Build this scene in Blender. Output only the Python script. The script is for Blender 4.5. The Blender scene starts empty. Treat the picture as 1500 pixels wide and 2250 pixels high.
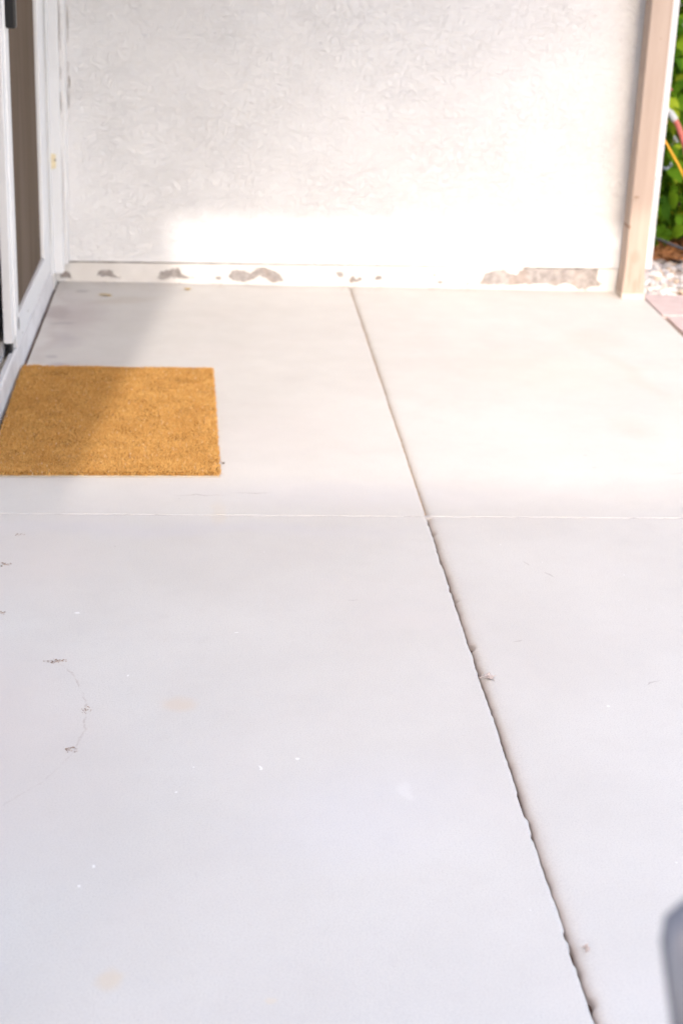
import bpy, bmesh, math, random
from mathutils import Vector, Matrix, Quaternion, noise
from mathutils.geometry import delaunay_2d_cdt
random.seed(7)
S = bpy.context.scene
COL = S.collection
rad = math.radians

# ------------------------------------------------------------------ camera
cam_d = bpy.data.cameras.new('camera')
cam = bpy.data.objects.new('camera', cam_d); COL.objects.link(cam)
r_ = Vector((0.99670, -0.07300, 0.03600)).normalized()
f_ = Vector((0.08110, 0.92940, -0.36020)).normalized()
r_ = (r_ - r_.dot(f_) * f_).normalized()
u_ = r_.cross(f_)
cam.matrix_world = Matrix(((r_.x, u_.x, -f_.x, 0), (r_.y, u_.y, -f_.y, 0), (r_.z, u_.z, -f_.z, 1.4), (0, 0, 0, 1)))
cam_d.sensor_fit = 'VERTICAL'; cam_d.sensor_height = 36.0; cam_d.sensor_width = 24.0
cam_d.lens = 36.0 * 3534.87 / 2250
cam_d.clip_start = 0.05; cam_d.clip_end = 600
cam_d.dof.use_dof = True; cam_d.dof.focus_distance = 3.05; cam_d.dof.aperture_fstop = 4.5
S.camera = cam

# ------------------------------------------------------------------ sky, sun, exposure
SUN_DIR = Vector((0.0890, 1.0, -0.700)).normalized()      # travel of the light: from behind the camera, under the roof
ELEV = math.asin(-SUN_DIR.z); AZ = math.atan2(-SUN_DIR.x, -SUN_DIR.y)
wd = bpy.data.worlds.new('World'); S.world = wd; wd.use_nodes = True
bg = wd.node_tree.nodes['Background']
sk = wd.node_tree.nodes.new('ShaderNodeTexSky'); sk.sky_type = 'NISHITA'; sk.sun_disc = False
sk.sun_elevation = ELEV; sk.sun_rotation = AZ % (2 * math.pi)
sk.air_density = 1.0; sk.dust_density = 2.5; sk.ozone_density = 1.0
wd.node_tree.links.new(sk.outputs[0], bg.inputs[0]); bg.inputs[1].default_value = 0.15
sun_d = bpy.data.lights.new('sun', 'SUN'); sun_d.energy = 2.0; sun_d.angle = rad(1.15); sun_d.color = (0.255, 0.252, 0.250)
sun = bpy.data.objects.new('sun', sun_d); COL.objects.link(sun)
sun.rotation_euler = SUN_DIR.to_track_quat('-Z', 'Y').to_euler(); sun.location = (-1, -8, 6)
S.view_settings.view_transform = 'Standard'; S.view_settings.look = 'None'
S.view_settings.use_white_balance = True; S.view_settings.white_balance_temperature = 7300; S.view_settings.white_balance_tint = 12
S.view_settings.gamma = 1; S.view_settings.use_curve_mapping = False
S.view_settings.exposure = 2.28

# ------------------------------------------------------------------ node helpers
class NT:
    def __init__(s, name, rough=0.6, spec=0.4):
        s.m = bpy.data.materials.new(name); s.m.use_nodes = True
        s.t = s.m.node_tree; s.n = s.t.nodes
        s.b = s.n['Principled BSDF']
        s.b.inputs['Roughness'].default_value = rough
        s.b.inputs['Specular IOR Level'].default_value = spec
        s.tc = s.n.new('ShaderNodeTexCoord').outputs['Object']
    def link(s, a, b): s.t.links.new(a, b)
    def setv(s, sock, v):
        if hasattr(v, 'is_linked') or isinstance(v, bpy.types.NodeSocket): s.link(v, sock)
        elif isinstance(v, tuple) and len(v) == 3 and sock.type == 'RGBA': sock.default_value = (*v, 1)
        else: sock.default_value = v
    def noise(s, scale, detail=4, rough=0.55, dist=0.0, vec=None, out='Fac'):
        n = s.n.new('ShaderNodeTexNoise'); s.link(vec or s.tc, n.inputs['Vector'])
        n.inputs['Scale'].default_value = scale; n.inputs['Detail'].default_value = detail
        n.inputs['Roughness'].default_value = rough; n.inputs['Distortion'].default_value = dist
        return n.outputs[out]
    def voro(s, scale, feature='F1', vec=None, out='Distance', rand=1.0):
        n = s.n.new('ShaderNodeTexVoronoi'); n.feature = feature; s.link(vec or s.tc, n.inputs['Vector'])
        n.inputs['Scale'].default_value = scale; n.inputs['Randomness'].default_value = rand
        return n.outputs[out]
    def ramp(s, fac, lo, hi, a=0.0, b=1.0, smooth=True):
        n = s.n.new('ShaderNodeMapRange'); n.interpolation_type = 'SMOOTHSTEP' if smooth else 'LINEAR'
        n.clamp = True
        s.setv(n.inputs[0], fac); n.inputs[1].default_value = lo; n.inputs[2].default_value = hi
        n.inputs[3].default_value = a; n.inputs[4].default_value = b
        return n.outputs[0]
    def math(s, op, a, b=0.0, c=0.0):
        n = s.n.new('ShaderNodeMath'); n.operation = op
        s.setv(n.inputs[0], a); s.setv(n.inputs[1], b)
        if op in ('MULTIPLY_ADD', 'WRAP', 'SMOOTH_MIN'): s.setv(n.inputs[2], c)
        return n.outputs[0]
    def mix(s, fac, a, b, mode='MIX'):
        n = s.n.new('ShaderNodeMix'); n.data_type = 'RGBA'; n.blend_type = mode
        s.setv(n.inputs[0], fac); s.setv(n.inputs[6], a); s.setv(n.inputs[7], b)
        return n.outputs[2]
    def mapping(s, loc=(0, 0, 0), rot=(0, 0, 0), scale=(1, 1, 1), vec=None):
        n = s.n.new('ShaderNodeMapping'); n.vector_type = 'TEXTURE'
        s.link(vec or s.tc, n.inputs[0]); n.inputs[1].default_value = loc; n.inputs[2].default_value = rot; n.inputs[3].default_value = scale
        return n.outputs[0]
    def length(s, v):
        n = s.n.new('ShaderNodeVectorMath'); n.operation = 'LENGTH'; s.link(v, n.inputs[0]); return n.outputs['Value']
    def scalev(s, v, k):
        n = s.n.new('ShaderNodeMapping'); s.link(v, n.inputs[0]); n.inputs[3].default_value = k; return n.outputs[0]
    def warp(s, scale, amt):
        n = s.n.new('ShaderNodeTexNoise'); s.link(s.tc, n.inputs['Vector']); n.inputs['Scale'].default_value = scale
        n.inputs['Detail'].default_value = 3
        a = s.n.new('ShaderNodeVectorMath'); a.operation = 'SUBTRACT'; s.link(n.outputs['Color'], a.inputs[0]); a.inputs[1].default_value = (.5, .5, .5)
        k = s.n.new('ShaderNodeVectorMath'); k.operation = 'SCALE'; s.link(a.outputs[0], k.inputs[0]); k.inputs['Scale'].default_value = amt
        d = s.n.new('ShaderNodeVectorMath'); d.operation = 'ADD'; s.link(s.tc, d.inputs[0]); s.link(k.outputs[0], d.inputs[1])
        return d.outputs[0]
    def spot(s, vec, cx, cy, rx, ry, rot=0.0, soft=0.35, cz=0.0, rz=1.0):
        """soft edged mark at a place of its own: 1 inside, 0 outside"""
        d = s.length(s.mapping((cx, cy, cz), (0, 0, rot), (rx, ry, rz), vec))
        return s.ramp(d, 1.0 - soft, 1.0 + soft * .4, 1.0, 0.0)
    def bump(s, h, strength, dist, normal=None):
        n = s.n.new('ShaderNodeBump'); n.inputs['Strength'].default_value = strength; n.inputs['Distance'].default_value = dist
        s.link(h, n.inputs['Height'])
        if normal: s.link(normal, n.inputs['Normal'])
        return n.outputs[0]
    def out(s, col=None, normal=None, rough=None):
        if col is not None: s.setv(s.b.inputs['Base Color'], col)
        if normal is not None: s.link(normal, s.b.inputs['Normal'])
        if rough is not None: s.setv(s.b.inputs['Roughness'], rough)
        return s.m
def plain(name, col, rough=0.5, spec=0.4, var=0.06, scale=14, bump=0.0, metal=0.0):
    t = NT(name, rough, spec); t.b.inputs['Metallic'].default_value = metal
    f = t.noise(scale, 5, .6)
    c = t.mix(t.ramp(f, .3, .7, 0, 1), tuple(x * (1 - var) for x in col), tuple(min(1, x * (1 + var)) for x in col))
    nm = t.bump(t.noise(scale * 9, 4), bump, .002) if bump else None
    return t.out(c, nm)

# ------------------------------------------------------------------ mesh helpers
def link(name, me, m=None, parent=None):
    o = bpy.data.objects.new(name, me); COL.objects.link(o)
    if m and me and not me.materials: me.materials.append(m)
    if parent: o.parent = parent
    return o
def obj(name, bm, m, parent=None, smooth=False):
    me = bpy.data.meshes.new(name); bm.normal_update(); bm.to_mesh(me); bm.free()
    if smooth: me.polygons.foreach_set('use_smooth', [True] * len(me.polygons))
    return link(name, me, m, parent)
def empty(name, loc=(0, 0, 0)):
    o = bpy.data.objects.new(name, None); COL.objects.link(o); o.location = loc; return o
def tag(o, label, cat, group=None, kind=None):
    o['label'] = label; o['category'] = cat
    if group: o['group'] = group
    if kind: o['kind'] = kind
    return o
def box(bm, x0, x1, y0, y1, z0, z1, bev=0.0, seg=2):
    vs = [bm.verts.new((x, y, z)) for z in (z0, z1) for y in (y0, y1) for x in (x0, x1)]
    fs = [bm.faces.new([vs[i] for i in q]) for q in ((0, 2, 3, 1), (4, 5, 7, 6), (0, 1, 5, 4), (2, 6, 7, 3), (0, 4, 6, 2), (1, 3, 7, 5))]
    if bev:
        es = list({e for f in fs for e in f.edges})
        bmesh.ops.bevel(bm, geom=es, offset=bev, segments=seg, affect='EDGES', profile=.5)
    return bm
def boxo(name, x0, x1, y0, y1, z0, z1, m, parent=None, bev=0.0, seg=2):
    return obj(name, box(bmesh.new(), x0, x1, y0, y1, z0, z1, bev, seg), m, parent)
def smooth_path(pts, n=10):
    P = [Vector(p) for p in pts]; out = []
    for i in range(len(P) - 1):
        a, b, c, d = P[max(i - 1, 0)], P[i], P[i + 1], P[min(i + 2, len(P) - 1)]
        for k in range(n):
            t = k / n
            out.append(.5 * ((2 * b) + (c - a) * t + (2 * a - 5 * b + 4 * c - d) * t * t + (3 * b - a - 3 * c + d) * t ** 3))
    out.append(P[-1]); return out
def tube(bm, path, r, seg=10, rf=None):
    rings = []; up = Vector((0.13, 0.3, 1)).normalized()
    for i, p in enumerate(path):
        t = (path[min(i + 1, len(path) - 1)] - path[max(i - 1, 0)]).normalized()
        a = t.cross(up)
        if a.length < .05: a = t.cross(Vector((1, 0, 0)))
        a.normalize(); b = a.cross(t); rr = rf(i) if rf else r
        rings.append([bm.verts.new(p + rr * (math.cos(2 * math.pi * k / seg) * a + math.sin(2 * math.pi * k / seg) * b)) for k in range(seg)])
    for A, B in zip(rings, rings[1:]):
        for k in range(seg): bm.faces.new((A[k], A[(k + 1) % seg], B[(k + 1) % seg], B[k]))
    bm.faces.new(rings[0][::-1]); bm.faces.new(rings[-1])
    bmesh.ops.recalc_face_normals(bm, faces=bm.faces[:])
    return bm

def disc(bm, c, r, d, ax, n=10):
    q = Vector(ax).to_track_quat('Z', 'Y').to_matrix().to_4x4()
    bmesh.ops.create_cone(bm, cap_ends=True, segments=n, radius1=r, radius2=r * .8, depth=d, matrix=Matrix.Translation(c) @ q)
    return bm

# ------------------------------------------------------------------ materials
def concrete_material():
    t = NT('painted_concrete', .52, .35)
    w = t.warp(24, .030); w2 = t.warp(5, .16)
    col = t.mix(t.ramp(t.noise(1.3, 5, .6), .3, .7), (.530, .505, .478), (.580, .560, .534))
    col = t.mix(t.ramp(t.noise(4.5, 6, .65, .6), .48, .8, 0, .35), col, (.515, .48, .455))
    col = t.mix(t.ramp(t.noise(330, 3, .7), .40, .72, 0, .60), col, (.42, .395, .385))
    col = t.mix(t.ramp(t.noise(26, 6, .7, .3), .50, .78, 0, .40), col, (.490, .460, .440))
    col = t.mix(t.ramp(t.noise(1.9, 4, .6, .5), .50, .72, 0, .45), col, (.560, .520, .500))
    pit = t.math('MULTIPLY', t.ramp(t.voro(240), .10, .20, 1, 0), t.ramp(t.noise(38, 3), .52, .66, 0, .55))
    col = t.mix(pit, col, (.34, .31, .30))
    marks = [  # cx, cy, rx, ry, rot, soft, strength, colour, warp
        (-.055, 2.633, .036, .032, 0, .62, .55, (.56, .46, .375), w),
        (-.133, 1.837, .021, .029, .2, .6, .60, (.56, .47, .37), w),
        (.087, 1.785, .011, .010, 0, .4, .50, (.58, .50, .40), w),
        (.019, 3.592, .02, .10, 0, .5, .35, (.57, .50, .42), w),
        (-.42, 2.55, .26, .42, .3, .9, .45, (.57, .49, .455), w2),
        (-.40, 3.30, .20, .30, 0, .9, .35, (.56, .49, .455), w2),
        (.25, 2.25, .25, .18, .6, .9, .30, (.50, .49, .52), w2),
        (.30, 3.74, .55, .10, 0, .9, .45, (.50, .48, .49), w2),
        (-.1, 3.50, .6, .05, 0, .9, .40, (.50, .48, .50), w2),
        (1.29, 5.27, .15, .16, 0, .7, .45, (.50, .455, .41), w2),
        (1.32, 4.85, .045, .36, .18, .8, .42, (.48, .44, .395), w2),
        (1.21, 4.28, .09, .12, 0, .8, .36, (.48, .43, .38), w2),
        (1.05, 4.85, .3, .3, 0, .9, .25, (.58, .53, .46), w2),
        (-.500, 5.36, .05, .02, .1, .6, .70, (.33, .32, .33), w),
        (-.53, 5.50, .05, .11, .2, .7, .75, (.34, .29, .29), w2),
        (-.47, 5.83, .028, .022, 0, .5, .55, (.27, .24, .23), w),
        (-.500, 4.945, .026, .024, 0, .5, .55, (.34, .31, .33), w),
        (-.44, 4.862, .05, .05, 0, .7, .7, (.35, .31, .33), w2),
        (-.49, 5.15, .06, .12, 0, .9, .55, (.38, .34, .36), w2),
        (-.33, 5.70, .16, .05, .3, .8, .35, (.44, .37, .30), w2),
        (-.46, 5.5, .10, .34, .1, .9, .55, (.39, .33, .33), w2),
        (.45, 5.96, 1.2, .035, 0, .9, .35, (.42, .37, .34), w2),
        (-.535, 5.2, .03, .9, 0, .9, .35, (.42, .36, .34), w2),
    ]
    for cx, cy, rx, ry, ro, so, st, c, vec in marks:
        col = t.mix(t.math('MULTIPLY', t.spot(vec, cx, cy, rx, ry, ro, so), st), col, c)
    # white paint drips and specks
    for cx, cy, rx, ry in ((-.271, 3.027, .0045, .006), (.054, 2.935, .004, .003), (.084, 2.406, .0028, .008), (.155, 2.431, .004, .004), (-.177, 2.108, .003, .004),
                           (-.186, 2.055, .003, .004), (-.055, 2.329, .0022, .0022), (.33, 2.32, .012, .03), (.74, 2.62, .003, .003), (-.15, 2.75, .003, .003)):
        col = t.mix(t.math('MULTIPLY', t.spot(w, cx, cy, rx, ry, .3, .6), .55 if rx < .01 else .10), col, (.86, .86, .86))
    vd = t.voro(16, 'F1', out='Distance'); vcn = t.n.new('ShaderNodeTexVoronoi'); t.link(t.tc, vcn.inputs['Vector']); vcn.inputs['Scale'].default_value = 16
    sep = t.n.new('ShaderNodeSeparateColor'); t.link(vcn.outputs['Color'], sep.inputs[0])
    rare = t.ramp(sep.outputs[0], .55, .57, 0, 1, False)
    dot = t.math('MULTIPLY', t.ramp(vd, .016, .030, 1, 0), rare)
    dotc = t.mix(t.ramp(sep.outputs[1], .45, .5), (.20, .16, .14), (.85, .84, .84))
    col = t.mix(t.math('MULTIPLY', dot, .75), col, dotc)
    # short dark scratches
    for cx, cy, L, ro in ((.710, 3.304, .014, -.95), (.75, 3.235, .018, -.95), (.62, 2.9, .01, .4), (.3, 3.1, .012, .2), (1.0, 3.0, .02, -.8), (.85, 2.715, .018, .6), (1.006, 4.05, .006, .1), (1.01, 3.95, .006, .2), (1.228, 3.91, .03, .2), (-.02, 3.72, .07, .02), (.1, 3.74, .05, .03)):
        col = t.mix(t.math('MULTIPLY', t.spot(w, cx, cy, L, .0022, ro, .6), .6), col, (.30, .26, .25))
    # arc shaped crack, left foreground
    wc = t.warp(38, .012); brk = t.ramp(t.noise(70, 3), .40, .58, .12, .75)
    arc = [(-.287, 2.800), (-.268, 2.775), (-.2549, 2.7468), (-.2371, 2.6912), (-.2255, 2.645), (-.2218, 2.60), (-.2188, 2.5353), (-.2297, 2.463), (-.2552, 2.4018), (-.2739, 2.3605), (-.300, 2.330), (-.3354, 2.2832), (-.40, 2.25)]
    for (ax, ay), (bx, by) in zip(arc, arc[1:]):
        L = math.hypot(bx - ax, by - ay)
        k = .62 if by > 2.45 else .30
        col = t.mix(t.math('MULTIPLY', t.math('MULTIPLY', t.spot(wc, (ax + bx) / 2, (ay + by) / 2, L * .62, .0026, math.atan2(by - ay, bx - ax), .8), brk), k), col, (.36, .29, .26))
    # grime gathers in the tooled joints
    pz = t.n.new('ShaderNodeSeparateXYZ'); t.link(t.tc, pz.inputs[0])
    col = t.mix(t.ramp(pz.outputs[2], -.0008, -.0085, 0, .62), col, (.40, .325, .285))
    nb = t.bump(t.noise(3.0, 4, .5), .35, .010)
    nb = t.bump(t.noise(190, 6, .75), .42, .0020, nb)
    rough = t.ramp(t.noise(9, 4), .3, .7, .45, .62)
    return t.out(col, nb, rough)
M_CONC = concrete_material()

def stucco_material():
    t = NT('painted_stucco', .75, .25)
    w = t.warp(14, .05)
    sv = t.scalev(w, (.8, 1, 1.25))
    a = t.ramp(t.noise(47, 5, .62, .6, sv), .44, .58)
    b = t.ramp(t.noise(85, 4, .65, .4, sv), .46, .62)
    area = t.ramp(t.noise(3.2, 3, .5), .30, .70, .55, 1.0)
    h = t.math('MULTIPLY', t.math('ADD', t.math('MULTIPLY', a, .6), t.math('MULTIPLY', b, .5)), area)
    col = t.mix(t.ramp(t.noise(2.5, 5, .6), .35, .7), (.705, .697, .702), (.740, .733, .738))
    col = t.mix(t.ramp(t.noise(11, 5, .7, .4), .52, .8, 0, .3), col, (.630, .605, .602))
    # thin darker lines along the trowel edges
    edge = t.math('MULTIPLY', t.ramp(t.math('ABSOLUTE', t.math('SUBTRACT', t.noise(47, 5, .62, .6, sv), .5)), .0, .022, 1, 0), t.ramp(t.noise(7, 3), .5, .72, 0, .30))
    col = t.mix(edge, col, (.42, .38, .36))
    col = t.mix(t.math('MULTIPLY', t.spot(w, .98, 5.97, .022, .05, 0, .7, .165, .012), .55), col, (.50, .49, .47))
    n = t.bump(h, .80, .0036); n = t.bump(t.noise(230, 5, .7), .45, .0014, n)
    return t.out(col, n)
M_STUC = stucco_material()

def bare_concrete():
    t = NT('bare_concrete', .85, .2)
    c = t.mix(t.ramp(t.noise(30, 6, .7), .3, .7), (.25, .222, .212), (.43, .395, .380))
    c = t.mix(t.ramp(t.noise(9, 4, .6, .5), .5, .7, 0, .5), c, (.36, .27, .22))
    return t.out(c, t.bump(t.noise(110, 6, .75), .9, .004))
M_BARE = bare_concrete()
def coat_material():
    t = NT('old_cream_paint', .6, .3)
    c = t.mix(t.ramp(t.noise(8, 5, .6), .35, .7), (.60, .57, .545), (.66, .635, .615))
    c = t.mix(t.ramp(t.noise(38, 5, .7, .6), .62, .74, 0, .6), c, (.45, .40, .36))
    return t.out(c, t.bump(t.noise(45, 5, .6), .4, .003))
M_COAT = coat_material()
def post_material():
    t = NT('tan_painted_wood', .6, .3)
    g = t.noise(26, 5, .6, .4, t.scalev(t.tc, (1, 1, .06)))
    c = t.mix(t.ramp(g, .3, .72), (.385, .296, .244), (.440, .348, .296))
    w = t.warp(60, .008)
    for x, z, rx, rz, st in ((1.5575, .384, .012, .0045, .8), (1.5415, .271, .004, .007, .95), (1.5855, .948, .0025, .003, .7), (1.552, .372, .018, .002, .3), (1.575, .16, .022, .03, .25), (1.60, .07, .004, .05, .35), (1.585, .05, .012, .03, .3), (1.56, .10, .006, .07, .3)):
        c = t.mix(t.math('MULTIPLY', t.spot(w, x, 5.86, rx, .5, 0, .6, z, rz), st), c, (.22, .14, .095))
    n = t.bump(g, .25, .002)
    return t.out(c, t.bump(t.noise(200, 3), .1, .001, n))
M_POST = post_material()
M_VINYL = plain('white_vinyl', (.66, .665, .68), .38, .45, .03, 6)
M_SILL = plain('dusty_white_sill', (.60, .585, .595), .55, .35, .10, 18, .3)
M_TRACK = plain('dirty_track', (.42, .40, .36), .6, .3, .35, 30, .4)
M_BLACK = plain('black_plastic', (.012, .012, .013), .35, .4)
M_GASK = plain('lavender_gasket', (.30, .26, .33), .5)
M_GLASS = plain('dark_glass', (.010, .011, .014), .06, .5, .02)
def screen_material():
    t = NT('brown_insect_screen', .9, .1)
    v = t.scalev(t.tc, (1, 1, .12))
    c = t.mix(t.ramp(t.noise(9, 4, .6, .3, v), .3, .7), (.112, .080, .057), (.145, .107, .082))
    c = t.mix(t.ramp(t.noise(900, 1), .4, .6, 0, .25), c, (.06, .045, .035))
    return t.out(c)
M_SCREEN = screen_material()
M_CREAM = plain('aged_cream_plastic', (.70, .61, .43), .5, .4, .06, 60)
M_DARK = plain('dark_soil', (.125, .080, .064), .95, .1, .4, 120, .5)
M_MORT = plain('pale_joint_mortar', (.44, .405, .39), .9, .2, .30, 26, .7)
M_SAND = plain('tan_joint_sand', (.40, .31, .23), .95, .1, .25, 150, .5)
M_HOUSE = plain('house_paint', (.79, .78, .78), .8, .2, .05, 5, .3)
M_ROOFIN = plain('white_soffit', (.82, .815, .81), .8, .2, .03)
M_TAN = plain('tan_beam', (.48, .36, .28), .7, .3, .08)
M_DARKWOOD = plain('weathered_splinter', (.12, .08, .055), .9, .1, .3, 90)

# ------------------------------------------------------------------ ground and patio floor
def ground():
    t = NT('sandy_ground', .95, .1)
    c = t.mix(t.ramp(t.noise(30, 6, .7), .3, .7), (.34, .29, .25), (.46, .41, .37))
    m = t.out(c, t.bump(t.noise(120, 5, .7), .6, .01))
    bm = bmesh.new(); vs = [bm.verts.new(p) for p in ((-150, -150, -.035), (150, -150, -.035), (150, 200, -.035), (-150, 200, -.035))]
    bm.faces.new(vs); o = obj('ground', bm, m); o['kind'] = 'structure'
ground()

def slab(name, x0, x1, y0, y1, sides, parent):
    """sides: (near, right, far, left), each (bevel width, bevel depth, jag)"""
    def samples(a, b, fine):
        n = max(2, int(abs(b - a) / (.008 if fine else .05)))
        return [a + (b - a) * i / n for i in range(n)]
    prof = [(1, 0), (.72, .04), (.45, .16), (.24, .38), (.09, .70), (0, 1.0)]
    near, right, far, left = sides
    walk = {}
    def jag(key, i, amp):
        if amp == 0: return 0
        v = amp * (.55 * noise.noise(Vector((i * .11, key * 7.3, .3))) + .55 * noise.noise(Vector((i * .39, key * 3.1, 4.2))))
        if noise.noise(Vector((i * .21, key * 11.7, 9.0))) > .42: v += amp * 1.0
        return v
    rings = []
    for k, (ti, td) in enumerate(prof + [(0, None)]):
        ring = []
        l, r, n_, f = x0 + left[0] * ti, x1 - right[0] * ti, y0 + near[0] * ti, y1 - far[0] * ti
        lastz = td is None
        def z(sd): return -.10 if lastz else -sd[1] * td
        jam = 1.0 if k >= 4 else (.5 if k == 3 else 0)
        for i, u in enumerate(samples(0, 1 * (x1 - x0), near[2] > 0)):
            q = u / (x1 - x0); ring.append((l + (r - l) * q, n_ + jam * jag(1, i, near[2]), z(near)))
        for i, u in enumerate(samples(0, y1 - y0, right[2] > 0)):
            q = u / (y1 - y0); ring.append((r - jam * jag(2, i, right[2]), n_ + (f - n_) * q, z(right)))
        for i, u in enumerate(samples(0, x1 - x0, far[2] > 0)):
            q = u / (x1 - x0); ring.append((r + (l - r) * q, f - jam * jag(3, i, far[2]), z(far)))
        for i, u in enumerate(samples(0, y1 - y0, left[2] > 0)):
            q = u / (y1 - y0); ring.append((l + jam * jag(4, i, left[2]), f + (n_ - f) * q, z(left)))
        rings.append(ring)
    bm = bmesh.new(); V = [[bm.verts.new(p) for p in rg] for rg in rings]; N = len(V[0])
    for A, B in zip(V, V[1:]):
        for i in range(N): bm.faces.new((B[i], B[(i + 1) % N], A[(i + 1) % N], A[i]))
    top = bm.faces.new(V[0])
    o = obj(name, bm, M_CONC, parent)
    o.data.polygons.foreach_set('use_smooth', [len(p.vertices) == 4 for p in o.data.polygons])
    return o
floor = empty('patio_floor'); floor['kind'] = 'structure'
XL, XJ, XR, YN, YJ, YF = -.571, .5195, 1.631, -1.8, 3.588, 5.995
soft = (.008, .006, 0); none = (.004, .003, 0)
cl = (.009, .0050, .0034); cr = (.031, .0105, .0046)      # the joint's left and right shoulders
slab('slab', XL, XJ - .0016, YJ + .0006, YF, ((.0032, .0010, .0034), (.006, .006, .0024), none, (.006, .006, .002)), floor)
slab('slab', XJ + .0016, XR, YJ + .0006, YF, ((.0032, .0010, .0034), (.008, .006, .001), none, (.022, .009, .0016)), floor)
slab('slab', XL, XJ - .0022, YN, YJ - .0006, (soft, cl, (.006, .005, .0010), (.006, .006, .002)), floor)
slab('slab', XJ + .0022, XR, YN, YJ - .0006, (soft, (.008, .006, .001), (.006, .005, .0010), cr), floor)
boxo('joint_sand', XJ - .010, XJ + .010, YJ, YF - .01, -.09, -.0085, M_SAND, floor)['kind'] = 'stuff'
boxo('joint_dirt', XJ - .010, XJ + .010, YN + .01, YJ - .002, -.09, -.020, M_DARK, floor)['kind'] = 'stuff'
bm = bmesh.new(); n = 300; A = []
for i in range(n + 1):
    x = XL + .02 + (XR - XL - .04) * i / n; z = -.0011 + .0016 * noise.noise(Vector((x * 11, 0, 1))) + .0010 * noise.noise(Vector((x * 60, 0, 5)))
    A.append([bm.verts.new(p) for p in ((x, YJ - .006, -.088), (x, YJ + .006, -.088), (x, YJ + .006, z), (x, YJ - .006, z - .0006))])
for a, b in zip(A, A[1:]):
    for k in range(4): bm.faces.new((a[k], b[k], b[(k + 1) % 4], a[(k + 1) % 4]))
bm.faces.new(A[0]); bm.faces.new(A[-1][::-1]); bmesh.ops.recalc_face_normals(bm, faces=bm.faces[:])
obj('joint_mortar', bm, M_MORT, floor)['kind'] = 'stuff'
boxo('joint_dirt', XL - .02, XL + .006, YN + .01, YF - .03, -.09, -.012, M_DARK, floor)['kind'] = 'stuff'

# ------------------------------------------------------------------ back wall
YW = 5.975
wall = empty('stucco_wall', (0, 6.1, 0))
wall_inv = Matrix.Translation((0, 6.1, 0)).inverted()
def wpart(name, bm, m, smooth=False):
    bm.transform(wall_inv)
    return obj(name, bm, m, wall, smooth)
tag(wall, 'white lumpy stucco wall closing the far end of the patio above a peeling painted base', 'wall')
def wall_body():
    bm = bmesh.new()
    prof = []
    x0, x1, yb, R = -.95, 1.677, 6.225, .016
    prof = [(x0, YW)] + [(x1 - R + R * math.sin(a), YW + R - R * math.cos(a)) for a in [i * math.pi / 12 for i in range(7)]] + [(x1, yb), (x0, yb)]
    zl = lambda x: .0785 + (x + .54) * .0062
    lo = [bm.verts.new((x, y, zl(x))) for x, y in prof]; hi = [bm.verts.new((x, y, 2.52)) for x, y in prof]
    n = len(prof)
    for i in range(n): bm.faces.new((lo[i], lo[(i + 1) % n], hi[(i + 1) % n], hi[i]))
    bm.faces.new(lo[::-1]); bm.faces.new(hi)
    return bm
M_STUC_W = M_STUC
wb = wall_body(); o = obj('stucco_face', wb, M_STUC); o.parent = wall; o.matrix_parent_inverse = wall_inv
fd = boxo('foundation', -.95, 1.598, 5.988, 6.21, -.1, .10, M_BARE); fd.parent = wall; fd.matrix_parent_inverse = wall_inv
PEEL = [
[(-.5668, .0286), (-.5556, .0352), (-.5414, .0395), (-.5274, .031), (-.5248, .0117), (-.5657, .0109)],
[(-.4292, .0272), (-.4195, .0395), (-.4037, .0455), (-.3839, .0467), (-.3699, .0389), (-.3606, .0245), (-.341, .0165), (-.3608, .0148), (-.3844, .0184), (-.4143, .0195)],
[(-.204, .0195), (-.1944, .0399), (-.1785, .0459), (-.1547, .0512), (-.123, .0591), (-.1167, .0374), (-.0992, .0276), (-.0594, .0192), (-.0992, .0181), (-.1389, .0191), (-.1707, .0135), (-.1945, .0116)],
[(.0602, .0246), (.0695, .0451), (.0917, .056), (.1237, .0542), (.1438, .0425), (.1597, .0509), (.1714, .0649), (.2034, .0639), (.2396, .0524), (.2601, .0325), (.2702, .0107), (.2205, .0097), (.1961, .0272), (.1719, .0349), (.1522, .0198), (.1163, .0078), (.0763, .0127)],
[(.0123, .0237), (.0242, .0296), (.0362, .0257), (.0299, .0159), (.0171, .0172)],
[(.4652, .0528), (.4893, .0557), (.4964, .0371), (.478, .0327)],
[(.5183, .0334), (.5342, .0419), (.5404, .0273), (.5586, .0383), (.5671, .0262), (.5472, .0176), (.5232, .0122)],
[(.6097, .0352), (.623, .0453), (.6417, .0424), (.64, .0276), (.6199, .0231)],
[(.8492, .0217), (.8634, .0302), (.8761, .0223), (.8643, .0155)],
[(.8337, .0518), (.8441, .0545), (.8486, .0472), (.8381, .0453)],
[(.9626, .0107), (.9701, .0224), (.9756, .025), (.9708, .0109)],
[(1.0072, .0182), (1.026, .0432), (1.0368, .064), (1.073, .0729), (1.1136, .0762), (1.127, .0616), (1.1521, .0555), (1.1632, .0706), (1.191, .0826), (1.2442, .0845), (1.4663, .0872), (1.4724, .0394), (1.4922, .0315), (1.481, .0189), (1.4483, .0141), (1.429, .0015), (1.416, .0052), (1.3953, .0048), (1.3732, .021), (1.3479, .0263), (1.3077, .014), (1.2821, .0234), (1.2166, .018), (1.1752, .0214), (1.1347, .014), (1.0933, .0182), (1.0527, .0124)]]
def rough_loop(pts, k=6, amp=.0046):
    out = []
    for i, p in enumerate(pts):
        q = pts[(i + 1) % len(pts)]
        for j in range(k):
            t = j / k; a = 0 if j == 0 else amp
            out.append((p[0] + (q[0] - p[0]) * t + random.uniform(-a, a), p[1] + (q[1] - p[1]) * t + random.uniform(-a, a) * .8))
    return out
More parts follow.
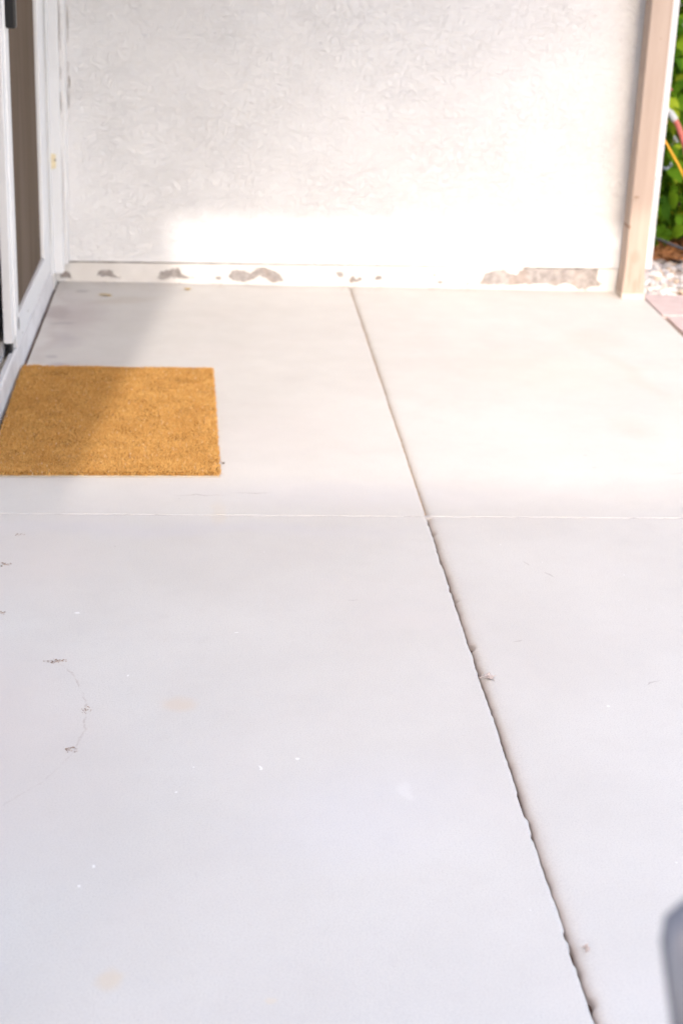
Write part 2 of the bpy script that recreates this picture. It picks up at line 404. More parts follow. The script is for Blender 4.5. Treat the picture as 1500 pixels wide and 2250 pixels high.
def paint_coat():
    outer = [(-.60, -.006), (1.548, -.012), (1.552, .098), (-.60, .0788)]
    outer = [(outer[0][0] + (outer[1][0] - outer[0][0]) * i / 160, -.006 + .008 * abs(noise.noise(Vector((i * .35, 0, 0)))) * (noise.noise(Vector((i * .12, 5, 0))) > -.1)) for i in range(160)] + [outer[1], outer[2], outer[3]]
    verts, edges = [], []
    def add(loop):
        b = len(verts); verts.extend(Vector(p) for p in loop); n = len(loop)
        edges.extend((b + i, b + (i + 1) % n) for i in range(n))
    add(outer)
    holes = [rough_loop(h) for h in PEEL]
    for h in holes: add(h)
    ov, oe, of, *_ = delaunay_2d_cdt(verts, edges, [], 0, 1e-5)
    def inside(p, loop):
        c = False; n = len(loop)
        for i in range(n):
            a, b = loop[i], loop[(i + 1) % n]
            if (a[1] > p[1]) != (b[1] > p[1]) and p[0] < (b[0] - a[0]) * (p[1] - a[1]) / (b[1] - a[1]) + a[0]: c = not c
        return c
    bm = bmesh.new(); vm = [bm.verts.new((v.x, 5.9875, v.y)) for v in ov]
    for f in of:
        c = (sum(ov[i].x for i in f) / len(f), sum(ov[i].y for i in f) / len(f))
        if not inside(c, outer) or any(inside(c, h) for h in holes): continue
        bm.faces.new([vm[i] for i in f])
    bmesh.ops.delete(bm, geom=[v for v in bm.verts if not v.link_faces], context='VERTS')
    r = bmesh.ops.extrude_face_region(bm, geom=bm.faces[:])
    bmesh.ops.translate(bm, verts=[g for g in r['geom'] if isinstance(g, bmesh.types.BMVert)], vec=(0, -.0045, 0))
    bmesh.ops.recalc_face_normals(bm, faces=bm.faces[:])
    o = obj('paint_coat', bm, M_COAT); o.parent = wall; o.matrix_parent_inverse = wall_inv
paint_coat()

def screed_shade():  # dark tapered strip: painted shade line under the stucco lip, with some grime
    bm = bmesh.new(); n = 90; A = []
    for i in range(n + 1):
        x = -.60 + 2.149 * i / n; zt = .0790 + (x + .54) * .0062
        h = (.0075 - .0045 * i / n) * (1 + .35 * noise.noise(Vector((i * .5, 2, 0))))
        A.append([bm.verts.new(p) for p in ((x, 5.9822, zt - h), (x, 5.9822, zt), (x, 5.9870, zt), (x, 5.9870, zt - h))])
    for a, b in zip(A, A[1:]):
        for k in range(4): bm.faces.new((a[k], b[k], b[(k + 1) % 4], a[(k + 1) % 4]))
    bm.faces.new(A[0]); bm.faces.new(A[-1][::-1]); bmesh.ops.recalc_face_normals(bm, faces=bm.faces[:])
    o = obj('screed_shade_strip', bm, plain('grimy_screed_shade', (.17, .145, .135), .7, .3, .3, 40)); o.parent = wall; o.matrix_parent_inverse = wall_inv
screed_shade()

# ------------------------------------------------------------------ house wall with the door (left)
house = empty('house_wall', (-.7, 4, 0))
tag(house, 'white stucco house wall on the left holding the sliding patio door', 'wall')
hinv = Matrix.Translation((-.7, 4, 0)).inverted()
def hpart(o): o.parent = house; o.matrix_parent_inverse = hinv; return o
hpart(boxo('lintel', -.92, -.560, 4.0, 5.972, 2.14, 2.52, M_HOUSE))
def corner_strip():
    bm = bmesh.new()
    n = 60; zs = [.083 + 2.05 * i / n for i in range(n + 1)]
    rings = []
    for i, z in enumerate(zs):
        w = .0022 * noise.noise(Vector((0, 0, i * .8))); s = -.5277 + .0068 * min(1, max(0, (z - .09) / .8))
        rings.append([bm.verts.new(p) for p in ((-.60, 5.902, z), (s - .003 + w, 5.902, z), (s + w, 5.906, z), (s + w, 5.9735, z), (-.60, 5.9735, z))])
    for A, B in zip(rings, rings[1:]):
        for k in range(5): bm.faces.new((A[k], A[(k + 1) % 5], B[(k + 1) % 5], B[k]))
    bm.faces.new(rings[0][::-1]); bm.faces.new(rings[-1])
    return bm
hpart(obj('corner_strip', corner_strip(), M_STUC))
def crack():
    bm = bmesh.new()
    for (z0, z1, x, y, rr) in ((.705, .748, -.5150, 5.9735, .0022), (.63, .70, -.5175, 5.9735, .0009), (.76, .80, -.5165, 5.9735, .0008), (.86, .99, -.5155, 5.9735, .0010), (.62, .70, -.5395, 5.9015, .0012), (.74, .79, -.5385, 5.9015, .0010), (.84, 1.02, -.5380, 5.9015, .0013), (.20, .50, -.5400, 5.9015, .0006)):
        pts = [Vector((x + (.0022 if rr > .002 else .0008) * math.sin(3 * t) + .0010 * random.uniform(-1, 1), y, z0 + (z1 - z0) * t)) for t in [i / 8 for i in range(9)]]
        tube(bm, pts, .0016, 5, lambda i: rr * (.35 + .65 * math.sin(math.pi * i / 8) * random.uniform(.6, 1)))
    return bm
ck = hpart(obj('wall_crack', crack(), M_DARKWOOD)); ck['kind'] = 'stuff'
hpart(boxo('footing', -.90, -.576, 5.88, 5.9825, -.1, .078, M_COAT, None, .003))
hpart(boxo('near_wall', -.92, -.578, 1.08, 4.0, -.1, 3.9, M_HOUSE))
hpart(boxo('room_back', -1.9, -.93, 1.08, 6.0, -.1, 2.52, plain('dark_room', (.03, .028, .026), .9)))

# ------------------------------------------------------------------ sliding patio door
door = empty('patio_door', (-.62, 5.0, 0))
tag(door, 'white framed sliding patio door with brown insect screen and black handle at the left edge', 'door')
dinv = Matrix.Translation((-.62, 5.0, 0)).inverted()
def dp(o, par=None):
    if par is None: o.parent = door; o.matrix_parent_inverse = dinv
    else: o.parent = par; o.matrix_parent_inverse = par.matrix_world.inverted()
    return o
def sill():
    bm = box(bmesh.new(), -.74, -.580, 4.0, 5.90, -.02, .066, .003)
    box(bm, -.590, -.5790, 4.0, 5.853, .062, .0795, .002)
    return bm
dp(obj('sill', sill(), M_SILL))
dp(boxo('outer_rail', -.598, -.5815, 4.0, 5.84, .0795, .0865, M_VINYL, None, .002))
for x in (-.618, -.655, -.690):
    dp(boxo('track', x - .003, x + .003, 4.0, 5.88, .060, .081, M_VINYL, None, .0015))
dp(boxo('track_bed', -.735, -.600, 4.0, 5.88, .060, .0685, M_TRACK))
# outer frame
def jamb():
    bm = bmesh.new()
    box(bm, -.62, -.5405, 5.856, 5.900, .057, 2.13, .003)
    box(bm, -.64, -.5725, 5.800, 5.8555, .060, 2.13, .002)
    return bm
dp(obj('jamb', jamb(), M_VINYL))
dp(boxo('head', -.74, -.565, 4.0, 5.9, 2.08, 2.138, M_VINYL, None, .003))
# sliding screen panel in the outer track
pan = dp(boxo('bottom_rail', -.604, -.5785, 4.72, 5.790, .088, .171, M_VINYL, None, .003))
dp(boxo('top_rail', -.604, -.5785, 4.72, 5.790, 2.00, 2.075, M_VINYL, None, .003))
def near_stile():
    bm = box(bmesh.new(), -.604, -.5785, 4.615, 4.79, .130, 2.075, .0025)
    box(bm, -.600, -.5725, 4.665, 4.715, .136, 2.06, .004)
    return bm
ns = dp(obj('near_stile', near_stile(), M_VINYL))
dp(boxo('far_stile', -.604, -.577, 5.575, 5.745, .172, 2.0, M_VINYL, None, .006, 3))
dp(boxo('insect_screen', -.595, -.591, 4.77, 5.60, .165, 2.01, M_SCREEN))
def handle():
    bm = box(bmesh.new(), -.572, -.543, 4.670, 4.702, 1.012, 1.22, .006, 3)
    box(bm, -.576, -.553, 4.692, 4.718, 1.028, 1.21, .004)
    return bm
dp(obj('handle', handle(), M_BLACK))
def latch():
    bm = box(bmesh.new(), -.598, -.588, 4.6125, 4.616, 1.045, 1.075, .001)
    return bm
dp(obj('latch_plate', latch(), plain('steel', (.25, .25, .26), .4, .5, .1, 40, 0, .8)))
for (y, z) in ((5.35, .098), (5.02, .128), (4.86, .10)):
    dp(obj('screw', disc(bmesh.new(), (-.5782, y, z), .0035, .002, (1, 0, 0)), M_TRACK))
dp(boxo('roller_bracket', -.600, -.588, 4.672, 4.705, .080, .129, M_BLACK, None, .003))
dp(boxo('corner_clip', -.628, -.612, 4.66, 4.70, .070, .125, plain('grey_clip', (.30, .29, .30), .5), None, .003))
# glass panel on the inner track
dp(boxo('glass_stile', -.690, -.640, 5.02, 5.10, .080, 2.07, M_VINYL, None, .003))
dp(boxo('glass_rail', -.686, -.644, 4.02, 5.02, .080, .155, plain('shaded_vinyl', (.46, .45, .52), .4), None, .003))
dp(boxo('glass_pane', -.668, -.660, 4.02, 5.02, .155, 2.07, M_GLASS))
dp(boxo('gasket', -.658, -.6455, 4.995, 5.018, .155, 2.07, M_GASK))
dp(boxo('fixed_pane', -.720, -.712, 5.05, 5.86, .07, 2.07, M_GLASS))

sens = empty('contact_sensor', (-.565, 5.853, .436))
tag(sens, 'small cream contact sensor screwed to the white door jamb beside the stucco wall', 'sensor')
sens_inv = Matrix.Translation((-.565, 5.853, .436)).inverted()
for nm, a in (('magnet_body', (-.5735, -.5665, 5.838, 5.8555, .438, .491)), ('switch_body', (-.566, -.5570, 5.846, 5.8555, .440, .489))):
    o = boxo(nm, *a, M_CREAM, None, .0015); o.parent = sens; o.matrix_parent_inverse = sens_inv
o = obj('screw', disc(bmesh.new(), (-.5590, 5.8455, .469), .0035, .004, (0, -1, 0)), M_DARKWOOD); o.parent = sens; o.matrix_parent_inverse = sens_inv

# ------------------------------------------------------------------ roof, beam and posts
roof = empty('patio_roof', (.4, 3, 2.5))
tag(roof, 'flat patio roof over the slab, standing on the tan post and the house wall', 'roof')
rinv = Matrix.Translation((.4, 3, 2.5)).inverted()
YR = 2.75
for nm, a, m in (('ceiling_board', (-1.2, 1.66, YR + .03, 6.22, 2.524, 2.60), M_ROOFIN), ('fascia', (-1.2, 1.66, YR, YR + .028, 2.50, 2.66), M_TAN), ('beam', (1.54, 1.63, YR + .03, 5.97, 2.34, 2.522), M_TAN)):
    o = boxo(nm, *a, m, None, .003); o.parent = roof; o.matrix_parent_inverse = rinv
def post(y, label):
    e = empty('wooden_post', (1.584, y + .06, 0)); tag(e, label, 'post', 'posts carrying the patio roof')
    bm = bmesh.new(); rings = []
    for z, l, r, f, b in ((.0205, -.0475, .0400, -.0615, .035), (.06, -.0455, .0375, -.0605, .031), (.11, -.0430, .0350, -.0600, .028), (2.338, -.0430, .0350, -.0600, .028)):
        c = .003
        rings.append([bm.verts.new(p + (z,)) for p in ((l + c, f), (r - c, f), (r, f + c), (r, b - c), (r - c, b), (l + c, b), (l, b - c), (l, f + c))])
    for A, B in zip(rings, rings[1:]):
        for k in range(8): bm.faces.new((A[k], A[(k + 1) % 8], B[(k + 1) % 8], B[k]))
    bm.faces.new(rings[0][::-1]); bm.faces.new(rings[-1])
    p = obj('shaft', bm, M_POST_L, e)
    bm = box(bmesh.new(), -.0470, .0420, -.0640, .034, -.002, .0215, .002)
    obj('base_block', bm, M_BASE, e)
    return e
def post_material_local():
    t = NT('tan_painted_wood_shaft', .6, .3)
    g = t.noise(26, 5, .6, .4, t.scalev(t.tc, (1, 1, .06)))
    c = t.mix(t.ramp(g, .3, .72), (.385, .296, .244), (.440, .348, .296))
    w = t.warp(60, .008)
    for x, z, rx, rz, st in ((-.027, .384, .012, .0045, .8), (-.0425, .271, .004, .007, .95), (.0015, .948, .0025, .003, .7), (-.032, .372, .018, .002, .3), (-.01, .16, .022, .03, .25), (.016, .07, .004, .05, .35), (.001, .05, .012, .03, .3), (-.024, .10, .006, .07, .3)):
        c = t.mix(t.math('MULTIPLY', t.spot(w, x, -.06, rx, .5, 0, .6, z, rz), st), c, (.22, .14, .095))
    n = t.bump(g, .25, .002)
    return t.out(c, t.bump(t.noise(200, 3), .1, .001, n))
M_POST_L = post_material_local(); bpy.data.materials.remove(M_POST)
M_BASE = plain('cream_base_board', (.52, .45, .39), .6, .3, .06, 30)
post(5.859, 'tan painted wooden post standing at the right end of the white stucco wall')

# ------------------------------------------------------------------ doormat
mat = empty('doormat', (-.2755, 4.322, 0)); mat.rotation_euler = (0, 0, rad(1.15))
tag(mat, 'golden brown coir doormat lying on the slab beside the sliding door', 'doormat')
MW, ML = .578, .960
boxo('backing', -MW / 2 - .001, MW / 2 + .001, -ML / 2 - .002, ML / 2 + .001, .0005, .0042, plain('pale_vinyl_backing', (.42, .37, .31), .6, .3), mat, .0012)
def coir():
    t = NT('coir_fibre', .8, .15)
    at = t.n.new('ShaderNodeAttribute'); at.attribute_name = 'tint'
    s = t.n.new('ShaderNodeSeparateColor'); t.link(at.outputs['Color'], s.inputs[0])
    c = t.mix(s.outputs[0], (.50, .235, .060), (.70, .435, .155))
    c = t.mix(t.ramp(t.noise(7, 5, .65, .4), .35, .7, 0, .35), c, (.42, .20, .055))
    c = t.mix(t.ramp(t.noise(5, 4, .6, .4, t.scalev(t.tc, (1.0, 3.2, 1))), .58, .75, 0, .30), c, (.46, .30, .15))
    c = t.mix(t.ramp(s.outputs[1], .985, .99, 0, .6, False), c, (.14, .07, .03))
    c = t.mix(t.ramp(s.outputs[1], .012, .008, 0, .8, False), c, (.72, .62, .48))
    m = t.out(c)
    verts, faces, tint = [], [], []
    rnd = random.Random(3)
    nx, ny = 270, 440
    for i in range(nx):
        for j in range(ny):
            x = -MW / 2 + MW * (i + rnd.random()) / nx; y = -ML / 2 + ML * (j + rnd.random()) / ny
            ed = min(MW / 2 - abs(x), ML / 2 - abs(y))
            lean = .004 if ed > .01 else .006
            h = .0155 + .0035 * noise.noise(Vector((x * 14, y * 14, 0))) + rnd.uniform(-.0018, .0014)
            if ed < .004: h *= .86
            a = rnd.uniform(0, 2 * math.pi); w = rnd.uniform(.0006, .0012)
            dx, dy = math.cos(a) * w, math.sin(a) * w
            tx, ty = x + rnd.gauss(0, lean), y + rnd.gauss(0, lean)
            tx = max(-MW / 2 - .004, min(MW / 2 + .004, tx)); ty = max(-ML / 2 - .005, min(ML / 2 + .004, ty))
            b = len(verts)
            verts += [(x - dx, y - dy, .004), (x + dx, y + dy, .004), (tx + dx * .6, ty + dy * .6, h), (tx - dx * .6, ty - dy * .6, h)]
            faces.append((b, b + 1, b + 2, b + 3)); tint.append((rnd.random(), rnd.random(), 0, 1))
    for i in range(260):                                   # loose fibres along the edges
        sd = rnd.random(); u = rnd.uniform(-1, 1)
        if sd < .6: x, y, ox, oy = u * MW / 2, -ML / 2, rnd.gauss(0, .004), -rnd.uniform(.002, .010)
        else: x, y, ox, oy = MW / 2, u * ML / 2, rnd.uniform(.002, .009), rnd.gauss(0, .004)
        z0, z1 = rnd.uniform(.006, .014), rnd.uniform(.003, .013); w = rnd.uniform(.0005, .0009); b = len(verts)
        L = math.hypot(ox, oy); nx_, ny_ = -oy / L * w, ox / L * w
        verts += [(x - nx_, y - ny_, z0), (x + nx_, y + ny_, z0), (x + ox + nx_ * .5, y + oy + ny_ * .5, z1), (x + ox - nx_ * .5, y + oy - ny_ * .5, z1)]
        faces.append((b, b + 1, b + 2, b + 3)); tint.append((rnd.random(), .5, 0, 1))
    me = bpy.data.meshes.new('coir_pile'); me.from_pydata(verts, [], faces)
    at = me.attributes.new('tint', 'FLOAT_COLOR', 'FACE'); at.data.foreach_set('color', [v for q in tint for v in q])
    o = link('coir_pile', me, m, mat); o['kind'] = 'stuff'
    boxo('pile_core', -MW / 2 + .003, MW / 2 - .003, -ML / 2 + .003, ML / 2 - .003, .0055, .0115, plain('coir_core', (.24, .115, .03), .9, .1, .2, 60), mat)
coir()

# ------------------------------------------------------------------ garden side: pavers, pebbles, soil
pave = empty('paver_edging'); pave['kind'] = 'structure'
M_PAVE = plain('pink_concrete_paver', (.50, .395, .385), .8, .2, .07, 22, .5)
for i, (x, y0, y1) in enumerate(((1.6385, 5.632, 5.950), (1.648, 5.300, 5.618), (1.643, 4.972, 5.287), (1.646, 4.645, 4.960), (1.642, 4.318, 4.632), (1.645, 3.99, 4.305), (1.642, 3.66, 3.978))):
    boxo('paver', x, x + .305, y0, y1, -.06, -.002, M_PAVE, pave, .004)
boxo('edge_sand', 1.622, 1.955, 3.6, 5.955, -.09, -.016, M_SAND, pave)['kind'] = 'stuff'
def pebbles():
    rnd = random.Random(11)
    t = NT('pale_pebble', .7, .3)
    at = t.n.new('ShaderNodeAttribute'); at.attribute_name = 'tint'
    t.out(t.mix(t.ramp(t.noise(60, 4), .3, .7, 0, .25), at.outputs['Color'], (.45, .38, .33)))
    base = bmesh.new(); bmesh.ops.create_icosphere(base, subdivisions=2, radius=1)
    bv = [v.co.copy() for v in base.verts]; bf = [[v.index for v in f.verts] for f in base.faces]; base.free()
    verts, faces, cols = [], [], []
    pal = [(.72, .68, .65), (.62, .58, .56), (.56, .50, .47), (.66, .52, .45), (.50, .47, .48), (.78, .75, .72), (.60, .47, .36)]
    for i in range(2300):
        x = 1.60 + rnd.random() ** 1.5 * 1.7; y = rnd.uniform(5.955, 6.62)
        if y < 5.975 and x < 1.9: y += .03
        r = rnd.uniform(.009, .019); s = (r * rnd.uniform(.9, 1.4), r * rnd.uniform(.8, 1.1), r * rnd.uniform(.55, .85))
        R = Quaternion((rnd.gauss(0, .15), rnd.gauss(0, .15), 1), rnd.uniform(0, 6.28)).to_matrix()
        z = -.030 + rnd.random() ** 1.6 * .026; b = len(verts); sd = rnd.random() * 50
        for v in bv:
            k = 1 + .22 * noise.noise(v * 1.3 + Vector((sd, 0, 0)))
            q = R @ Vector((v.x * s[0] * k, v.y * s[1] * k, v.z * s[2] * k)); verts.append((x + q.x, y + q.y, z + q.z))
        c = rnd.choice(pal); g = rnd.uniform(.9, 1.08)
        for f in bf: faces.append([b + j for j in f]); cols += [c[0] * g * .88, c[1] * g * .87, c[2] * g * .87, 1]
    me = bpy.data.meshes.new('pebble_gravel'); me.from_pydata(verts, [], faces)
    a = me.attributes.new('tint', 'FLOAT_COLOR', 'FACE'); a.data.foreach_set('color', cols)
    me.polygons.foreach_set('use_smooth', [True] * len(me.polygons))
    o = link('pebble_gravel', me, t.m); tag(o, 'pale rounded pebbles covering the ground between the pavers and the hedge', 'gravel', kind='stuff')
pebbles()
def soil():
    t = NT('red_brown_soil', .95, .1)
    c = t.mix(t.ramp(t.noise(40, 6, .7), .3, .7), (.10, .045, .022), (.30, .125, .05))
    m = t.out(c, t.bump(t.noise(70, 5, .7), .9, .012))
    bm = bmesh.new(); nx, ny = 90, 40; V = []
    for j in range(ny + 1):
        for i in range(nx + 1):
            x = 1.3 + 3.2 * i / nx; y = 6.50 + 1.3 * j / ny
            V.append(bm.verts.new((x, y, -.05 + .055 * min(1, j / 6) + .016 * noise.noise(Vector((x * 9, y * 9, 0))))))
    for j in range(ny):
        for i in range(nx):
            a = j * (nx + 1) + i; bm.faces.new((V[a], V[a + 1], V[a + nx + 2], V[a + nx + 1]))
    o = obj('soil_bed', bm, m, None, True); o['kind'] = 'structure'
    # bark chips
    rnd = random.Random(5); bm = bmesh.new()
    for i in range(420):
        x = rnd.uniform(1.6, 2.6); y = rnd.uniform(6.54, 6.95)
        L, W = rnd.uniform(.012, .03), rnd.uniform(.006, .014)
        R = Matrix.Translation((x, y, .008 + rnd.random() * .016)) @ Quaternion((rnd.gauss(0, .3), rnd.gauss(0, .3), 1), rnd.uniform(0, 6.28)).to_matrix().to_4x4()
        vs = [bm.verts.new(R @ Vector(p)) for p in ((-L, -W, 0), (L, -W * .7, .002), (L * .9, W, 0), (-L * .8, W * .8, .003), (-L, -W, -.004), (L, -W * .7, -.003), (L * .9, W, -.004), (-L * .8, W * .8, -.003))]
        for q in ((0, 1, 2, 3), (7, 6, 5, 4), (0, 4, 5, 1), (1, 5, 6, 2), (2, 6, 7, 3), (3, 7, 4, 0)): bm.faces.new([vs[k] for k in q])
    o = obj('bark_mulch', bm, plain('bark', (.30, .13, .055), .9, .1, .5, 30)); tag(o, 'orange brown bark chips strewn at the foot of the hedge', 'mulch', kind='stuff')
soil()

# ------------------------------------------------------------------ hedge
def leaf_material(name, a, b, c):
    t = NT(name, .65, .05)
    oi = t.n.new('ShaderNodeObjectInfo'); at = t.n.new('ShaderNodeAttribute'); at.attribute_name = 'tint'
    s = t.n.new('ShaderNodeSeparateColor'); t.link(at.outputs['Color'], s.inputs[0])
    rv = t.math('FRACT', t.math('ADD', oi.outputs['Random'], s.outputs[0]))
    col = t.mix(t.ramp(rv, .0, .7, 0, 1, False), a, b); col = t.mix(t.ramp(rv, .7, .95, 0, 1), col, c)
    col = t.mix(t.ramp(t.noise(40, 3), .4, .7, 0, .2), col, a)
    t.out(col, t.bump(t.noise(90, 3), .2, .002))
    tr = t.n.new('ShaderNodeBsdfTranslucent'); t.link(t.mix(.5, col, (.22, .36, .03)), tr.inputs[0])
    mx = t.n.new('ShaderNodeMixShader'); mx.inputs[0].default_value = .30
    t.link(t.b.outputs[0], mx.inputs[1]); t.link(tr.outputs[0], mx.inputs[2])
    o = next(n for n in t.n if n.type == 'OUTPUT_MATERIAL'); t.link(mx.outputs[0], o.inputs[0])
    return t.m
M_LEAF = leaf_material('hedge_leaf', (.022, .075, .008), (.105, .225, .014), (.29, .37, .03))
def leaf_verts(L, W, curl, fold):
    st = [(0, 0), (.12, .45), (.32, .95), (.52, 1.0), (.75, .66), (.90, .28), (1, 0)]
    v, f = [], []
    for t, w in st:
        y = L * t; z = -curl * L * t * t
        v += [(-W * w, y, z + fold * W * w), (0, y, z), (W * w, y, z + fold * W * w)]
    for i in range(len(st) - 1):
        a = 3 * i; f += [(a, a + 1, a + 4, a + 3), (a + 1, a + 2, a + 5, a + 4)]
    return v, f
leaf_me = []
for L, W, c, fo in ((.062, .018, .25, .35), (.075, .022, .40, .25), (.052, .017, .12, .45), (.068, .024, .55, .3)):
    v, f = leaf_verts(L, W, c, fo); me = bpy.data.meshes.new('leaf'); me.from_pydata(v, [], f); me.materials.append(M_LEAF)
    me.polygons.foreach_set('use_smooth', [True] * len(f)); leaf_me.append(me)
hedge = empty('leafy_hedge', (2.4, 6.95, 0))
tag(hedge, 'bright green leafy hedge growing past the right end of the wall behind the hoses', 'hedge')
def leaf_matrix(rnd, p, front=1.0):
    q = Quaternion((0, 0, 1), rnd.gauss(0, .9)) @ Quaternion((1, 0, 0), rnd.uniform(-1.25, .55)) @ Quaternion((0, 1, 0), rnd.gauss(0, .6))
    base = Quaternion((0, 0, 1), math.pi)            # tips reach out towards the patio
    return Matrix.Translation(p) @ (base @ q).to_matrix().to_4x4() @ Matrix.Scale(rnd.uniform(.85, 1.45), 4)
def build_hedge():
    rnd = random.Random(21)
    inv = Matrix.Translation((2.4, 6.95, 0)).inverted()
    for i in range(300):
        x = 1.66 + .50 * rnd.random(); z = .07 + 1.22 * rnd.random(); y = 6.66 + .07 * noise.noise(Vector((x * 5, z * 5, 0))) + .12 * rnd.random() ** 1.5
        o = bpy.data.objects.new('leaf', rnd.choice(leaf_me)); COL.objects.link(o); o.parent = hedge
        o.matrix_local = inv @ leaf_matrix(rnd, Vector((x, y, z)))
    verts, faces, cols = [], [], []
    data = [leaf_verts(*a) for a in ((.062, .018, .25, .35), (.075, .022, .40, .25), (.052, .017, .12, .45))]
    for i in range(17000):
        x = 1.45 + 2.6 * rnd.random() ** 1.3; z = .05 + 2.1 * rnd.random(); y = 6.70 + .95 * rnd.random() + .08 * noise.noise(Vector((x * 4, z * 4, 3)))
        if 1.62 < x < 2.2 and y < 6.74 and z < 1.3: y += .10
        M = inv @ leaf_matrix(rnd, Vector((x, y, z))); v, f = rnd.choice(data); b = len(verts); g = rnd.random()
        verts += [tuple(M @ Vector(p)) for p in v]
        for q in f: faces.append([b + k for k in q]); cols += [g, 0, 0, 1]
    me = bpy.data.meshes.new('foliage'); me.from_pydata(verts, [], faces)
    a = me.attributes.new('tint', 'FLOAT_COLOR', 'FACE'); a.data.foreach_set('color', cols)
    me.polygons.foreach_set('use_smooth', [True] * len(me.polygons))
    o = link('foliage', me, M_LEAF, hedge); o['kind'] = 'stuff'
    for i in range(16):
        x = 1.6 + i * .15 + rnd.uniform(-.04, .04); y = 6.85 + rnd.uniform(-.08, .15); bm = bmesh.new()
        pts = smooth_path([(x, y, -.03), (x + rnd.gauss(0, .03), y + rnd.gauss(0, .03), .5), (x + rnd.gauss(0, .06), y + rnd.gauss(0, .05), 1.1), (x + rnd.gauss(0, .1), y + rnd.gauss(0, .06), 1.8)], 5)
        n = len(pts); tube(bm, pts, .01, 7, lambda k: .010 * (1 - .75 * k / n))
        bm.transform(inv); obj('stem', bm, M_STEM, hedge, True)
M_STEM = plain('brown_stem', (.10, .065, .04), .85, .2, .3, 40, .3)
build_hedge()

# ------------------------------------------------------------------ hoses and tubes in the garden
def hose(name, pts, r, m, label, cat, ribs=0, n=14, group=None):
    path = smooth_path(pts, n); bm = bmesh.new()
    tube(bm, path, r, 12, (lambda i: r * (1.0 + .11 * (1 if i % 2 else -1))) if ribs else None)
    o = obj(name, bm, m, None, True); tag(o, label, cat, group); return o
M_RED = plain('red_rubber', (.46, .12, .10), .45, .4, .12, 60)
M_YEL = plain('yellow_rubber', (.72, .36, .03), .45, .4, .06, 40)
M_TUBE = plain('black_poly_tube', (.035, .035, .045), .5, .4, .15, 30)
e = empty('red_hose', (1.76, 6.3, .65)); tag(e, 'ribbed red hose with a white end fitting hanging in front of the hedge', 'hose')
einv = Matrix.Translation((1.76, 6.3, .65)).inverted()
RP = [(1.7936, 6.3, .6138), (1.8135, 6.3, .583), (1.8376, 6.3, .531), (1.8535, 6.3, .490), (1.880, 6.3, .38), (1.905, 6.31, .20), (1.96, 6.34, .03), (2.15, 6.38, -.004), (2.45, 6.33, -.004), (2.6, 6.2, -.004)]
pr = smooth_path(RP, 26); bm = bmesh.new(); tube(bm, pr, .0112, 12, lambda i: .0112 * (1.06 if i % 4 < 2 else .93))
o = obj('hose_body', bm, M_RED, None, True); o.parent = e; o.matrix_parent_inverse = einv
bm = bmesh.new(); tube(bm, smooth_path([(1.7700, 6.3, .641), (1.7830, 6.3, .6265), (1.7955, 6.3, .611)], 6), .0135, 14)
o = obj('end_fitting', bm, plain('worn_white_plastic', (.40, .42, .45), .5, .3), None, True); o.parent = e; o.matrix_parent_inverse = einv
bm = bmesh.new(); tube(bm, smooth_path([(1.722, 6.262, .694), (1.735, 6.292, .680), (1.7535, 6.3, .6595), (1.7695, 6.3, .6415)], 6), .0090, 12, lambda i: .0115 if 8 < i < 14 else .0085)
o = obj('coupling', bm, plain('grey_white_plastic', (.50, .51, .53), .4, .4), None, True); o.parent = e; o.matrix_parent_inverse = einv
hose('yellow_hose', [(1.700, 6.27, .615), (1.7300, 6.30, .577), (1.7585, 6.30, .5377), (1.8039, 6.30, .4736), (1.8528, 6.30, .3983), (1.93, 6.30, .25), (2.05, 6.32, .07), (2.25, 6.36, -.006), (2.7, 6.3, -.008)], .0046, M_YEL, 'thin orange yellow hose slanting down below the red hose', 'hose')
hose('irrigation_tube', [(1.70, 6.66, .10), (1.80, 6.64, .096), (1.880, 6.62, .075), (1.93, 6.62, .056), (1.9824, 6.62, .039), (2.10, 6.60, .012), (2.4, 6.57, .006)], .0068, M_TUBE, 'black irrigation tube crossing low under the hedge leaves, the upper of two', 'tube', group='black irrigation tubes under the hedge')
hose('irrigation_tube', [(1.925, 6.60, -.02), (1.945, 6.573, .000), (1.965, 6.585, .010), (2.00, 6.61, .012), (2.2, 6.62, .006), (2.5, 6.58, .004)], .0068, M_TUBE, 'short black irrigation tube end coming out of the pebbles, the lower of two', 'tube', group='black irrigation tubes under the hedge')
bib = empty('garden_tap', (1.70, 6.15, .70)); tag(bib, 'garden tap with a red wheel on the end of the stucco wall', 'tap')
binv = Matrix.Translation((1.70, 6.15, .70)).inverted()
bm = bmesh.new(); tube(bm, smooth_path([(1.674, 6.16, .72), (1.70, 6.175, .72), (1.715, 6.21, .715), (1.722, 6.255, .695)], 6), .010, 12)
o = obj('spout', bm, plain('brass', (.45, .33, .14), .35, .5, .1, 30, 0, .9), None, True); o.parent = bib; o.matrix_parent_inverse = binv
o = obj('wheel', disc(bmesh.new(), (1.722, 6.19, .742), .022, .008, (.2, 0, 1), 14), M_RED); o.parent = bib; o.matrix_parent_inverse = binv
tagm = obj('plant_tag', box(bmesh.new(), 1.757, 1.766, 6.298, 6.302, .596, .606, .001), M_RED)
tag(tagm, 'tiny red tag in the leaves just below the white hose fitting', 'tag')

